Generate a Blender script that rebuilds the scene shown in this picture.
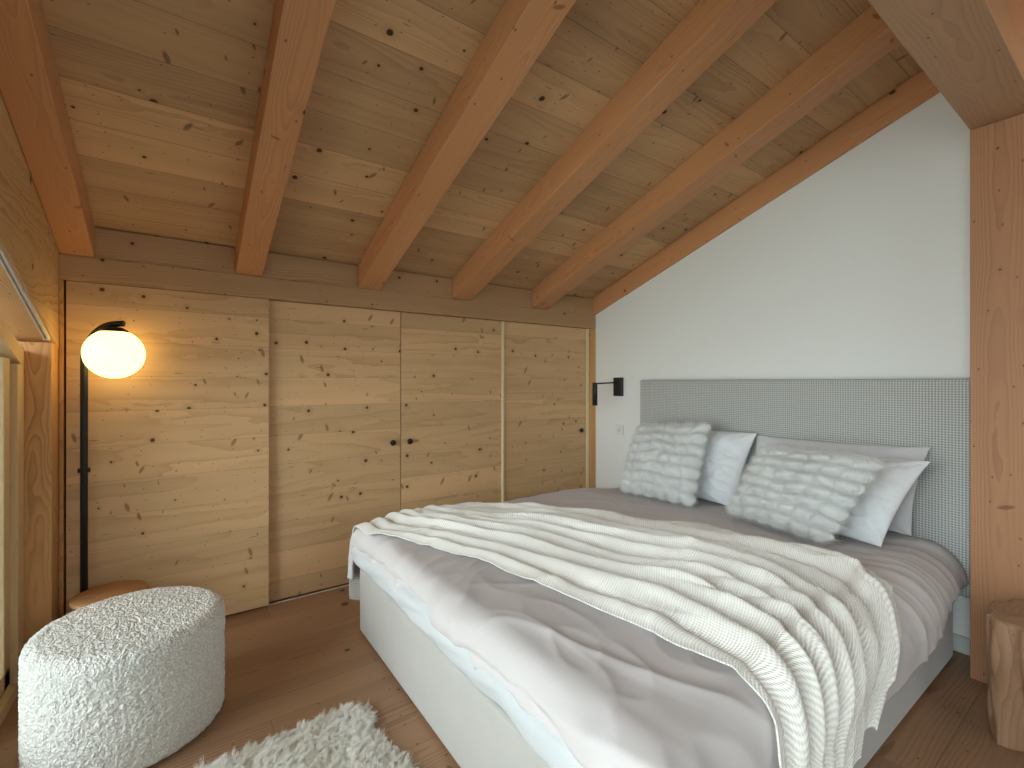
import bpy, bmesh, math, random
from mathutils import Vector, Matrix, noise

for _o in list(bpy.data.objects):
    bpy.data.objects.remove(_o)
SC = bpy.context.scene
COL = SC.collection
random.seed(7)
PI = math.pi

# ------------------------------------------------------------------ camera
cam_d = bpy.data.cameras.new('camera')
cam_d.sensor_width = 36.0
cam_d.lens = 467.0 / 1024.0 * 36.0
cam_d.shift_y = -2.0 / 1024.0
cam_d.clip_start = 0.02
cam = bpy.data.objects.new('camera', cam_d)
COL.objects.link(cam)
cam.location = (0.0, 0.0, 1.3)
YAW = math.atan2(658.0, 467.0)
cam.rotation_euler = (PI / 2, 0.0, YAW - PI / 2)
SC.camera = cam

# ------------------------------------------------------------------ view, world
SC.view_settings.view_transform = 'Standard'
SC.view_settings.look = 'None'
SC.view_settings.gamma = 1.0
SC.view_settings.use_curve_mapping = False
SC.view_settings.exposure = 0.0
SC.cycles.use_denoising = True
SC.cycles.max_bounces = 10
SC.cycles.diffuse_bounces = 6
SC.cycles.transparent_max_bounces = 12
SC.cycles.sample_clamp_indirect = 6.0

world = bpy.data.worlds.new('overcast_sky')
SC.world = world
world.use_nodes = True
_nt = world.node_tree
_bg = _nt.nodes['Background']
_tc = _nt.nodes.new('ShaderNodeTexCoord')
_sp = _nt.nodes.new('ShaderNodeSeparateXYZ')
_rp = _nt.nodes.new('ShaderNodeValToRGB')
_nt.links.new(_tc.outputs['Generated'], _sp.inputs[0])
_nt.links.new(_sp.outputs['Z'], _rp.inputs['Fac'])
_rp.color_ramp.elements[0].position = 0.0
_rp.color_ramp.elements[0].color = (0.52, 0.56, 0.56, 1)
_rp.color_ramp.elements[1].position = 0.35
_rp.color_ramp.elements[1].color = (0.87, 0.945, 1.0, 1)
_nt.links.new(_rp.outputs[0], _bg.inputs['Color'])
WORLD_STRENGTH = 10.2
_bg.inputs['Strength'].default_value = WORLD_STRENGTH

YB_ = -2.3
def area_light(name, loc, rot, sx, sy, portal=True, power=0.0, color=(1, 1, 1)):
    d = bpy.data.lights.new(name, 'AREA')
    d.shape = 'RECTANGLE'; d.size = sx; d.size_y = sy; d.energy = power; d.color = color
    if portal:
        d.cycles.is_portal = True
    o = bpy.data.objects.new(name, d); COL.objects.link(o)
    o.location = loc; o.rotation_euler = rot
    return o

# daylight portals in the left window and the added fill window (they only guide the sky light)
area_light('window_portal', (-0.66, 1.05, 1.2), (0, -PI / 2, 0), 2.5, 3.5)
area_light('window_portal', (0.9, YB_ - 0.13, 1.85), (PI / 2, 0, 0), 1.8, 0.7)

# ------------------------------------------------------------------ helpers
def link(name, me, mat=None, parent=None, loc=None, rot=None):
    o = bpy.data.objects.new(name, me)
    COL.objects.link(o)
    if mat is not None:
        me.materials.append(mat)
    if loc is not None:
        o.location = loc
    if rot is not None:
        o.rotation_euler = rot
    if parent is not None:
        o.parent = parent
    return o

def bm_obj(name, bm, mat=None, parent=None, loc=None, rot=None, smooth=False, recalc=True):
    if recalc:
        bmesh.ops.recalc_face_normals(bm, faces=bm.faces)
    me = bpy.data.meshes.new(name)
    if smooth:
        for f in bm.faces:
            f.smooth = True
    bm.to_mesh(me); bm.free()
    return link(name, me, mat, parent, loc, rot)

def thing(name, label, cat, loc=(0, 0, 0), rot=(0, 0, 0), group=None):
    o = bpy.data.objects.new(name, None)
    COL.objects.link(o)
    o.empty_display_size = 0.1
    o.location = loc; o.rotation_euler = rot
    o['label'] = label; o['category'] = cat
    if group: o['group'] = group
    return o

def tag(o, label, cat, group=None):
    o['label'] = label; o['category'] = cat
    if group: o['group'] = group
    return o

def struct(o):
    o['kind'] = 'structure'
    return o

def add_box(bm, lo, hi, bevel=0.0, seg=2):
    x0, y0, z0 = lo; x1, y1, z1 = hi
    vs = [bm.verts.new(p) for p in ((x0, y0, z0), (x1, y0, z0), (x1, y1, z0), (x0, y1, z0),
                                    (x0, y0, z1), (x1, y0, z1), (x1, y1, z1), (x0, y1, z1))]
    fs = [bm.faces.new([vs[i] for i in q]) for q in
          ((0, 3, 2, 1), (4, 5, 6, 7), (0, 1, 5, 4), (1, 2, 6, 5), (2, 3, 7, 6), (3, 0, 4, 7))]
    if bevel > 0:
        es = set()
        for f in fs:
            es.update(f.edges)
        bmesh.ops.bevel(bm, geom=list(es), offset=bevel, segments=seg, profile=0.5, affect='EDGES')

def box(name, lo, hi, mat, parent=None, bevel=0.0, seg=2, loc=None, rot=None):
    bm = bmesh.new(); add_box(bm, lo, hi, bevel, seg)
    return bm_obj(name, bm, mat, parent, loc, rot)

def add_prism(bm, pts, axis, a, b, bevel=0.0):
    """polygon pts (2D) extruded along axis 0/1/2 from a to b"""
    def P(p, t):
        q = list(p); q.insert(axis, t); return q
    A = [bm.verts.new(P(p, a)) for p in pts]; B = [bm.verts.new(P(p, b)) for p in pts]
    n = len(pts); fs = [bm.faces.new(A), bm.faces.new(B[::-1])]
    for i in range(n):
        j = (i + 1) % n
        fs.append(bm.faces.new([A[i], B[i], B[j], A[j]]))
    if bevel > 0:
        es = set()
        for f in fs: es.update(f.edges)
        bmesh.ops.bevel(bm, geom=list(es), offset=bevel, segments=2, profile=0.5, affect='EDGES')

def add_tube(bm, pts, r, n=16, caps=True):
    pts = [Vector(p) for p in pts]
    rings = []
    up = None
    for i, p in enumerate(pts):
        t = (pts[min(i + 1, len(pts) - 1)] - pts[max(i - 1, 0)]).normalized()
        if up is None:
            up = Vector((0, 0, 1)) if abs(t.z) < 0.9 else Vector((1, 0, 0))
        s = t.cross(up).normalized(); up = s.cross(t).normalized()
        rr = r[i] if isinstance(r, (list, tuple)) else r
        rings.append([bm.verts.new(p + (s * math.cos(2 * PI * k / n) + up * math.sin(2 * PI * k / n)) * rr) for k in range(n)])
    for a, b in zip(rings, rings[1:]):
        for k in range(n):
            f = bm.faces.new([a[k], a[(k + 1) % n], b[(k + 1) % n], b[k]]); f.smooth = True
    if caps:
        bm.faces.new(rings[0][::-1]); bm.faces.new(rings[-1])

def add_lathe(bm, prof, n=48, c=(0, 0)):
    rings = []
    for r, z in prof:
        if r < 1e-6:
            rings.append([bm.verts.new((c[0], c[1], z))])
        else:
            rings.append([bm.verts.new((c[0] + r * math.cos(2 * PI * k / n), c[1] + r * math.sin(2 * PI * k / n), z)) for k in range(n)])
    for a, b in zip(rings, rings[1:]):
        for k in range(n):
            q = [a[k % len(a)], a[(k + 1) % len(a)], b[(k + 1) % len(b)], b[k % len(b)]]
            q2 = []
            for v in q:
                if v not in q2: q2.append(v)
            if len(q2) > 2:
                f = bm.faces.new(q2); f.smooth = True

def grid_mesh(name, nu, nv, fn, mat, parent=None, closed_u=False, uvfn=None, thickness=0.0, smooth=True):
    verts = []; 
    for j in range(nv + 1):
        for i in range(nu + (0 if closed_u else 1)):
            verts.append(fn(i / nu, j / nv))
    W = nu if closed_u else nu + 1
    faces = []
    for j in range(nv):
        for i in range(nu):
            i2 = (i + 1) % W if closed_u else i + 1
            faces.append((j * W + i, j * W + i2, (j + 1) * W + i2, (j + 1) * W + i))
    me = bpy.data.meshes.new(name)
    me.from_pydata(verts, [], faces)
    if uvfn:
        uv = me.uv_layers.new(name='UVMap')
        uvs = [uvfn((k % W) / nu, (k // W) / nv) for k in range(len(verts))]
        for l in me.loops:
            uv.data[l.index].uv = uvs[l.vertex_index]
    me.update()
    if smooth:
        me.polygons.foreach_set('use_smooth', [True] * len(me.polygons))
    o = link(name, me, mat, parent)
    if thickness:
        m = o.modifiers.new('thickness', 'SOLIDIFY'); m.thickness = thickness; m.offset = -1.0
    return o

def interp(tab, x):
    if x <= tab[0][0]: return tab[0][1]
    for (a, va), (b, vb) in zip(tab, tab[1:]):
        if x <= b:
            t = (x - a) / (b - a); t = t * t * (3 - 2 * t)*0.5 + t*0.5
            return va + (vb - va) * t
    return tab[-1][1]

def sstep(a, b, x):
    t = max(0.0, min(1.0, (x - a) / (b - a))); return t * t * (3 - 2 * t)

def nz(x, y, z=0.0):
    return noise.noise(Vector((x, y, z)))

# ------------------------------------------------------------------ materials
class NT:
    def __init__(s, name):
        s.m = bpy.data.materials.new(name); s.m.use_nodes = True
        s.t = s.m.node_tree; s.n = s.t.nodes
        s.b = s.n['Principled BSDF']; s.out = s.n['Material Output']
    def add(s, typ, **kw):
        n = s.n.new(typ)
        for k, v in kw.items(): setattr(n, k, v)
        return n
    def set(s, sock, v):
        if isinstance(v, bpy.types.NodeSocket): s.t.links.new(v, sock)
        else: sock.default_value = v
    def math(s, op, a, b=0.0, c=None, clamp=False):
        n = s.add('ShaderNodeMath', operation=op); n.use_clamp = clamp
        s.set(n.inputs[0], a); s.set(n.inputs[1], b)
        if c is not None: s.set(n.inputs[2], c)
        return n.outputs[0]
    def xyz(s, x, y, z):
        n = s.add('ShaderNodeCombineXYZ')
        for i, v in enumerate((x, y, z)): s.set(n.inputs[i], v)
        return n.outputs[0]
    def noise(s, vec, scale, detail=2.0, rough=0.5, dist=0.0):
        n = s.add('ShaderNodeTexNoise')
        s.set(n.inputs['Vector'], vec); n.inputs['Scale'].default_value = scale
        n.inputs['Detail'].default_value = detail; n.inputs['Roughness'].default_value = rough
        n.inputs['Distortion'].default_value = dist
        return n.outputs['Fac']
    def smooth(s, x, a, b, c=0.0, d=1.0):
        n = s.add('ShaderNodeMapRange', interpolation_type='SMOOTHSTEP')
        s.set(n.inputs['Value'], x)
        n.inputs['From Min'].default_value = a; n.inputs['From Max'].default_value = b
        n.inputs['To Min'].default_value = c; n.inputs['To Max'].default_value = d
        return n.outputs['Result']
    def mix(s, f, a, b, blend='MIX'):
        n = s.add('ShaderNodeMix', data_type='RGBA', blend_type=blend)
        s.set(n.inputs[0], f)
        s.set(n.inputs[6], a if isinstance(a, bpy.types.NodeSocket) else (*a, 1.0))
        s.set(n.inputs[7], b if isinstance(b, bpy.types.NodeSocket) else (*b, 1.0))
        return n.outputs[2]
    def bump(s, h, strength=0.3, dist=0.01, prev=None):
        n = s.add('ShaderNodeBump'); s.set(n.inputs['Height'], h)
        n.inputs['Strength'].default_value = strength; n.inputs['Distance'].default_value = dist
        if prev is not None: s.set(n.inputs['Normal'], prev)
        return n.outputs[0]
    def finish(s, color, rough=0.6, normal=None, spec=0.3, sheen=0.0):
        s.set(s.b.inputs['Base Color'], color if isinstance(color, bpy.types.NodeSocket) else (*color, 1.0))
        s.set(s.b.inputs['Roughness'], rough)
        s.b.inputs['Specular IOR Level'].default_value = spec
        if sheen:
            s.b.inputs['Sheen Weight'].default_value = sheen
            s.b.inputs['Sheen Roughness'].default_value = 0.5
        if normal is not None: s.set(s.b.inputs['Normal'], normal)
        return s.m

def wood(name, light, dark, knot, grain='X', across='Y', width=None, ring=0.009, pith=0.07,
         contrast=0.55, knots=0.35, knot_scale=4.0, knot_r=0.055, tone=0.16, rough=0.55,
         spec=0.3, groove=0.0018, plank_len=None, streak=0.5, bump=0.15, wander=1.0, wx=0.9, flecks=0.0):
    N = NT(name)
    tc = N.add('ShaderNodeTexCoord'); sp = N.add('ShaderNodeSeparateXYZ')
    N.set(sp.inputs[0], tc.outputs['Object'])
    oi = N.add('ShaderNodeObjectInfo').outputs['Random']
    ax = 'XYZ'; g = sp.outputs[ax.index(grain)]; a = sp.outputs[ax.index(across)]
    d = sp.outputs[[i for i in range(3) if ax[i] not in (grain, across)][0]]
    gr_mask = None
    if width:
        q = N.math('DIVIDE', N.math('ADD', a, 20.0), width)
        bi = N.math('FLOOR', q); fr = N.math('SUBTRACT', q, bi)
        wn = N.add('ShaderNodeTexWhiteNoise', noise_dimensions='1D')
        N.set(wn.inputs['W'], N.math('ADD', bi, N.math('MULTIPLY', oi, 91.0)))
        rnd = wn.outputs['Value']
        edge = N.math('MINIMUM', fr, N.math('SUBTRACT', 1.0, fr))
        gr_mask = N.smooth(edge, 0.0, groove / width * 1.6, 1.0, 0.0)
        if plank_len:
            q2 = N.math('DIVIDE', N.math('ADD', g, N.math('MULTIPLY', rnd, 7.7)), plank_len)
            b2 = N.math('FLOOR', q2); f2 = N.math('SUBTRACT', q2, b2)
            e2 = N.math('MINIMUM', f2, N.math('SUBTRACT', 1.0, f2))
            gr_mask = N.math('MAXIMUM', gr_mask, N.smooth(e2, 0.0, groove / plank_len * 1.6, 1.0, 0.0))
            wn2 = N.add('ShaderNodeTexWhiteNoise', noise_dimensions='2D')
            N.set(wn2.inputs['Vector'], N.xyz(bi, b2, 0.0)); rnd = wn2.outputs['Value']
        ac = N.math('MULTIPLY', N.math('SUBTRACT', fr, N.math('ADD', 0.15, N.math('MULTIPLY', rnd, 0.7))), width)
    else:
        rnd = oi
        ac = N.math('SUBTRACT', a, N.math('MULTIPLY', N.math('SUBTRACT', oi, 0.5), 0.05))
    gx = N.math('ADD', g, N.math('MULTIPLY', rnd, 37.3))
    base = N.xyz(gx, a, d)
    # knots
    vo = N.add('ShaderNodeTexVoronoi', feature='F1', voronoi_dimensions='2D')
    ad = N.math('ADD', a, d)
    kv = N.xyz(gx, ad, 0.0)
    warp = N.noise(kv, 14.0, 2.0)
    kvec = N.add('ShaderNodeVectorMath', operation='ADD')
    N.set(kvec.inputs[0], kv)
    N.set(kvec.inputs[1], N.xyz(N.math('MULTIPLY', warp, 0.012), N.math('MULTIPLY', warp, 0.006), 0.0))
    N.set(vo.inputs['Vector'], kvec.outputs[0]); vo.inputs['Scale'].default_value = knot_scale
    cs = N.add('ShaderNodeSeparateColor'); N.set(cs.inputs[0], vo.outputs['Color'])
    on = N.math('LESS_THAN', cs.outputs[0], knots)
    kd = vo.outputs['Distance']
    rad = N.math('MULTIPLY', N.math('ADD', 0.25, cs.outputs[1]), knot_r)
    rel = N.math('DIVIDE', kd, rad)
    kmask = N.math('MULTIPLY', N.smooth(rel, 0.55, 1.0, 1.0, 0.0), on)
    khalo = N.math('MULTIPLY', N.smooth(rel, 0.8, 3.2, 1.0, 0.0), on)
    # small pin knots and resin streaks
    vo2 = N.add('ShaderNodeTexVoronoi', feature='F1', voronoi_dimensions='2D')
    N.set(vo2.inputs['Vector'], N.xyz(N.math('MULTIPLY', gx, 1.0), N.math('MULTIPLY', ad, 1.6), 0.0))
    vo2.inputs['Scale'].default_value = knot_scale * 2.3
    cs2 = N.add('ShaderNodeSeparateColor'); N.set(cs2.inputs[0], vo2.outputs['Color'])
    k2 = N.math('MULTIPLY', N.smooth(vo2.outputs['Distance'], 0.02, 0.06, 1.0, 0.0),
                N.math('LESS_THAN', cs2.outputs[0], knots * 0.8))
    # rings around the pith
    wob = N.noise(N.xyz(N.math('MULTIPLY', gx, wx), N.math('MULTIPLY', a, 3.0), N.math('MULTIPLY', d, 3.0)), 1.0, 3.0, 0.5)
    wob2 = N.noise(N.xyz(N.math('MULTIPLY', gx, 5.0), N.math('MULTIPLY', a, 14.0), N.math('MULTIPLY', d, 14.0)), 1.0, 2.0, 0.5)
    dd = N.math('ADD', d, pith)
    r = N.math('SQRT', N.math('ADD', N.math('MULTIPLY', ac, ac), N.math('MULTIPLY', dd, dd)))
    r = N.math('ADD', r, N.math('MULTIPLY', wob, 0.11 * wander))
    r = N.math('ADD', r, N.math('MULTIPLY', wob2, 0.010 * wander))
    r = N.math('ADD', r, N.math('MULTIPLY', khalo, 0.028))
    q = N.math('DIVIDE', r, ring)
    f = N.math('FRACT', q)
    rg = N.math('POWER', f, 2.2)
    rg = N.math('MULTIPLY', rg, N.smooth(f, 0.93, 1.0, 1.0, 0.0))
    fine = N.noise(N.xyz(N.math('MULTIPLY', gx, 3.0), N.math('MULTIPLY', a, 160.0), N.math('MULTIPLY', d, 160.0)), 1.0, 3.0, 0.6)
    vis = N.noise(N.xyz(N.math('MULTIPLY', gx, 0.8), N.math('MULTIPLY', a, 7.0), N.math('MULTIPLY', d, 7.0)), 1.0, 2.0)
    vis = N.smooth(vis, 0.3, 0.7, 0.25, 1.0)
    fac = N.math('MULTIPLY', N.math('MULTIPLY', rg, contrast), vis)
    fac = N.math('ADD', fac, N.math('MULTIPLY', N.math('SUBTRACT', fine, 0.5), 0.30 * streak), clamp=True)
    fac = N.math('ADD', fac, N.math('MULTIPLY', khalo, 0.16), clamp=True)
    col = N.mix(fac, light, dark)
    # large soft tone patches (heartwood) and per board tone
    big = N.noise(N.xyz(N.math('MULTIPLY', gx, 0.7), N.math('MULTIPLY', a, 9.0), N.math('MULTIPLY', d, 9.0)), 1.0, 2.0)
    tn = N.math('ADD', N.math('MULTIPLY', N.math('SUBTRACT', rnd, 0.5), tone * 2),
                N.math('MULTIPLY', N.math('SUBTRACT', big, 0.5), tone * 2.2))
    tv = N.math('ADD', 1.0, tn)
    vm = N.add('ShaderNodeVectorMath', operation='SCALE'); N.set(vm.inputs[0], col); N.set(vm.inputs['Scale'], tv)
    col = vm.outputs[0]
    col = N.mix(kmask, col, knot)
    col = N.mix(N.math('MULTIPLY', k2, 0.75), col, knot)
    if flecks:
        def layer(sx, sa, shear, scale, r0, dens, off):
            v_ = N.add('ShaderNodeTexVoronoi', feature='F1', voronoi_dimensions='2D')
            xx = N.math('ADD', N.math('MULTIPLY', gx, sx), N.math('MULTIPLY', ad, shear))
            N.set(v_.inputs['Vector'], N.xyz(N.math('ADD', xx, off), N.math('MULTIPLY', ad, sa), 0.0))
            v_.inputs['Scale'].default_value = scale
            c_ = N.add('ShaderNodeSeparateColor'); N.set(c_.inputs[0], v_.outputs['Color'])
            r_ = N.math('DIVIDE', v_.outputs['Distance'], N.math('MULTIPLY', N.math('ADD', 0.35, c_.outputs[1]), r0))
            return N.math('MULTIPLY', N.smooth(r_, 0.45, 1.0, 1.0, 0.0), N.math('LESS_THAN', c_.outputs[0], dens))
        l1 = layer(1.0, 0.38, 0.25, 7.0, 0.070, 0.5 * flecks, 3.3)
        l2 = layer(0.22, 1.7, 0.0, 7.0, 0.035, 0.34 * flecks, 9.7)
        l3 = layer(1.0, 0.45, -0.45, 5.5, 0.064, 0.42 * flecks, 17.1)
        red = tuple(k_ * 0.55 + d_ * 0.45 for k_, d_ in zip(knot, dark))
        col = N.mix(N.math('MULTIPLY', l1, 0.75), col, red)
        col = N.mix(N.math('MULTIPLY', l2, 0.6), col, red)
        col = N.mix(N.math('MULTIPLY', l3, 0.7), col, red)
    hgt = N.math('MULTIPLY', fac, -1.0)
    if gr_mask is not None:
        col = N.mix(N.math('MULTIPLY', gr_mask, 0.62), col, tuple(c * 0.35 for c in dark))
        hgt = N.math('SUBTRACT', hgt, N.math('MULTIPLY', gr_mask, 2.5))
    return N.finish(col, rough, N.bump(hgt, bump, 0.002), spec)

def plain(name, col, rough=0.5, spec=0.4, metal=0.0, nscale=0.0, nstr=0.1, ndist=0.001):
    N = NT(name)
    N.b.inputs['Metallic'].default_value = metal
    nrm = None; c = col
    tc = N.add('ShaderNodeTexCoord')
    if nscale:
        f = N.noise(tc.outputs['Object'], nscale, 4.0, 0.6)
        nrm = N.bump(f, nstr, ndist)
        c = N.mix(f, tuple(v * 0.96 for v in col), tuple(min(1, v * 1.03) for v in col))
    return N.finish(c, rough, nrm, spec)

M = {}
M['door'] = wood('spruce_door_boards', (0.68, 0.445, 0.235), (0.40, 0.21, 0.085), (0.12, 0.05, 0.02), 'X', 'Z', width=0.172,
                 ring=0.0045, pith=0.30, contrast=0.5, streak=0.8, knots=0.6, knot_scale=5.2, knot_r=0.06, tone=0.11, groove=0.0007, wander=0.45, wx=0.3, flecks=1.0)
M['ceiling'] = wood('spruce_ceiling_boards', (0.54, 0.345, 0.18), (0.27, 0.145, 0.065), (0.06, 0.03, 0.018), 'X', 'Y', width=0.19,
                    ring=0.0045, pith=0.28, contrast=0.45, knots=0.5, knot_scale=4.8, knot_r=0.065, tone=0.23, groove=0.0016, wander=0.6, wx=0.35, flecks=1.0)
M['rafter'] = wood('douglas_rafter', (0.56, 0.275, 0.125), (0.33, 0.13, 0.05), (0.12, 0.04, 0.015), 'X', 'Y',
                   ring=0.008, pith=0.10, contrast=0.55, flecks=0.35, knots=0.35, knot_scale=3.0, knot_r=0.045, tone=0.10, rough=0.5)
M['plate'] = wood('larch_wall_plate', (0.50, 0.31, 0.16), (0.23, 0.115, 0.05), (0.07, 0.03, 0.015), 'X', 'Z',
                  ring=0.012, pith=0.03, contrast=0.7, knots=0.3, knot_scale=3.6, knot_r=0.06, tone=0.10, wander=1.3)
M['post'] = wood('larch_post', (0.43, 0.215, 0.11), (0.24, 0.095, 0.04), (0.11, 0.04, 0.02), 'Z', 'Y',
                 ring=0.0055, pith=0.10, contrast=0.6, wander=0.55, wx=0.6, flecks=0.3, knots=0.55, knot_scale=3.6, knot_r=0.07, tone=0.12)
M['purlin'] = wood('grey_larch_purlin', (0.46, 0.27, 0.155), (0.26, 0.135, 0.07), (0.07, 0.035, 0.02), 'X', 'Y',
                   ring=0.010, pith=0.07, contrast=0.5, knots=0.3, knot_scale=3.0, knot_r=0.05, tone=0.10)
M['fascia'] = wood('larch_fascia', (0.62, 0.40, 0.19), (0.35, 0.19, 0.08), (0.10, 0.045, 0.02), 'Y', 'Z',
                   width=0.47, groove=0.0002, ring=0.009, pith=0.05, contrast=0.8, wander=1.2, knots=0.6, knot_scale=3.6, knot_r=0.06, tone=0.12)
M['cladding'] = plain('dark_timber_cladding', (0.13, 0.095, 0.055), 0.8, nscale=20)
M['jamb'] = wood('larch_jamb', (0.62, 0.34, 0.135), (0.36, 0.15, 0.05), (0.12, 0.05, 0.02), 'Z', 'X',
                 ring=0.0085, pith=0.02, contrast=0.95, wander=1.6, knots=0.2, knot_scale=3.6, knot_r=0.05, tone=0.08)
M['frame'] = wood('pine_window_frame', (0.62, 0.45, 0.25), (0.44, 0.29, 0.14), (0.2, 0.1, 0.04), 'Z', 'X',
                  ring=0.008, pith=0.2, contrast=0.35, knots=0.0, tone=0.05)
M['floor'] = wood('oak_floor', (0.345, 0.195, 0.108), (0.15, 0.072, 0.036), (0.07, 0.03, 0.017), 'X', 'Y', width=0.22, plank_len=1.9,
                  ring=0.012, pith=0.05, contrast=0.75, wx=0.6, flecks=0.3, streak=0.9, knots=0.35, knot_scale=3.2, knot_r=0.07, tone=0.13, rough=0.42, spec=0.4, groove=0.0012)
M['disc'] = wood('oak_table_top', (0.50, 0.26, 0.115), (0.30, 0.13, 0.05), (0.1, 0.04, 0.02), 'X', 'Y',
                 ring=0.010, pith=0.1, contrast=0.4, knots=0.0, tone=0.08, rough=0.4)
M['stump'] = wood('weathered_trunk', (0.29, 0.165, 0.095), (0.11, 0.05, 0.027), (0.05, 0.025, 0.014), 'Z', 'X',
                  ring=0.02, pith=0.02, contrast=0.5, knots=0.3, knot_scale=7, knot_r=0.1, tone=0.2, bump=0.5)
M['wall'] = plain('white_plaster', (0.83, 0.845, 0.83), 0.85, 0.15, nscale=220, nstr=0.12)
M['base'] = plain('grey_white_baseboard', (0.60, 0.61, 0.58), 0.5)
M['black'] = plain('black_powder_coat', (0.014, 0.014, 0.015), 0.42, 0.5, nscale=300, nstr=0.05)
M['rail'] = plain('brushed_aluminium', (0.78, 0.77, 0.74), 0.4, 0.5, metal=0.25, nscale=80, nstr=0.03)
M['socket'] = plain('white_plastic', (0.78, 0.80, 0.79), 0.35, 0.5)
M['terrace'] = plain('grey_terrace', (0.25, 0.25, 0.22), 0.8, nscale=12)
M['pale'] = plain('pale_planed_spruce', (0.80, 0.66, 0.43), 0.5, nscale=60)
M['gap'] = plain('shadow_gap', (0.02, 0.016, 0.012), 0.8)

def fabric(name, col, scale=700.0, strength=0.15, sheen=0.3, mottled=0.06, mscale=6.0, rough=0.9):
    N = NT(name); tc = N.add('ShaderNodeTexCoord'); o = tc.outputs['Object']
    w = N.noise(o, scale, 2.0, 0.6)
    m = N.noise(o, mscale, 3.0, 0.6)
    k = N.math('ADD', 1.0 - mottled, N.math('MULTIPLY', m, 2 * mottled))
    vm = N.add('ShaderNodeVectorMath', operation='SCALE'); vm.inputs[0].default_value = col; N.set(vm.inputs['Scale'], k)
    n1 = N.bump(m, 0.12, 0.01)
    return N.finish(vm.outputs[0], rough, N.bump(w, strength, 0.001, n1), 0.15, sheen)

M['duvet'] = fabric('greige_cotton', (0.56, 0.52, 0.515), 500, 0.1, 0.1, 0.02)
M['sheet'] = fabric('white_percale', (0.53, 0.54, 0.55), 600, 0.08, 0.1, 0.02)
M['pillow'] = fabric('white_cotton', (0.72, 0.735, 0.76), 500, 0.08, 0.1, 0.02)
M['pillow_grey'] = fabric('pale_grey_cotton', (0.60, 0.585, 0.60), 500, 0.08, 0.1, 0.02)
M['velour'] = fabric('stone_velour', (0.425, 0.405, 0.38), 900, 0.2, 0.5, 0.07, 9.0)
M['fur'] = fabric('grey_faux_fur', (0.66, 0.67, 0.67), 300, 0.4, 0.5, 0.08, 14)

def boucle():
    N = NT('cream_boucle'); tc = N.add('ShaderNodeTexCoord'); o = tc.outputs['Object']
    v = N.add('ShaderNodeTexVoronoi', feature='F1'); N.set(v.inputs['Vector'], o); v.inputs['Scale'].default_value = 120
    n = N.noise(o, 220, 3.0, 0.6)
    h = N.math('ADD', N.math('MULTIPLY', v.outputs['Distance'], -1.0), N.math('MULTIPLY', n, 0.6))
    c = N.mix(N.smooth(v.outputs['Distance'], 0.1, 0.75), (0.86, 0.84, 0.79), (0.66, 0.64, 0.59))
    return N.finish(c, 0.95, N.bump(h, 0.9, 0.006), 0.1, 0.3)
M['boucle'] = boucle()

def houndstooth():
    N = NT('grey_white_check_weave'); tc = N.add('ShaderNodeTexCoord'); sp = N.add('ShaderNodeSeparateXYZ')
    N.set(sp.inputs[0], tc.outputs['Object'])
    p = 0.0120
    fy = N.math('FRACT', N.math('DIVIDE', N.math('ADD', sp.outputs[1], 9.0), p))
    fz = N.math('FRACT', N.math('DIVIDE', N.math('ADD', sp.outputs[2], 9.0), p))
    # warp/weft check with twill crossing
    vy = N.smooth(N.math('ABSOLUTE', N.math('SUBTRACT', fy, 0.5)), 0.20, 0.28)
    vz = N.smooth(N.math('ABSOLUTE', N.math('SUBTRACT', fz, 0.5)), 0.20, 0.28)
    both = N.math('MULTIPLY', vy, vz)
    either = N.math('MAXIMUM', vy, vz)
    tw = N.math('FRACT', N.math('DIVIDE', N.math('ADD', N.math('ADD', sp.outputs[1], sp.outputs[2]), 9.0), p * 0.5))
    tws = N.smooth(tw, 0.42, 0.58)
    xor = N.math('SUBTRACT', either, both)
    f = N.math('ADD', both, N.math('MULTIPLY', xor, tws), clamp=True)
    big = N.noise(tc.outputs['Object'], 40.0, 2.0)
    c = N.mix(f, (0.26, 0.265, 0.255), (0.60, 0.61, 0.59))
    return N.finish(c, 0.9, N.bump(N.math('ADD', f, N.math('MULTIPLY', big, 0.3)), 0.4, 0.001), 0.1, 0.2)
M['check'] = houndstooth()

def ribbed():
    N = NT('cream_ribbed_knit'); uv = N.add('ShaderNodeUVMap'); sp = N.add('ShaderNodeSeparateXYZ')
    N.set(sp.inputs[0], uv.outputs[0])
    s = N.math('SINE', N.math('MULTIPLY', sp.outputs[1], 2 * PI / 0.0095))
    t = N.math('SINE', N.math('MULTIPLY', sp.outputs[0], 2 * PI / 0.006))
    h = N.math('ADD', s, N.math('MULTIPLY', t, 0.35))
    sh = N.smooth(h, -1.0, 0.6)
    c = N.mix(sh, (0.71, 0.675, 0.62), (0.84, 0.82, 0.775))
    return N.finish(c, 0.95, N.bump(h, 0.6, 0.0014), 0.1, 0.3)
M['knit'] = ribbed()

def glass_mat(name, tint=(0.93, 0.96, 0.95)):
    N = NT(name)
    tr = N.add('ShaderNodeBsdfTransparent'); tr.inputs[0].default_value = (*tint, 1)
    gl = N.add('ShaderNodeBsdfGlossy'); gl.inputs['Roughness'].default_value = 0.02
    fz = N.add('ShaderNodeFresnel'); fz.inputs[0].default_value = 1.45
    mx = N.add('ShaderNodeMixShader')
    N.set(mx.inputs[0], fz.outputs[0]); N.set(mx.inputs[1], tr.outputs[0]); N.set(mx.inputs[2], gl.outputs[0])
    N.set(N.out.inputs[0], mx.outputs[0])
    N.n.remove(N.b)
    return N.m
M['glass'] = glass_mat('window_glass')

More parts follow.
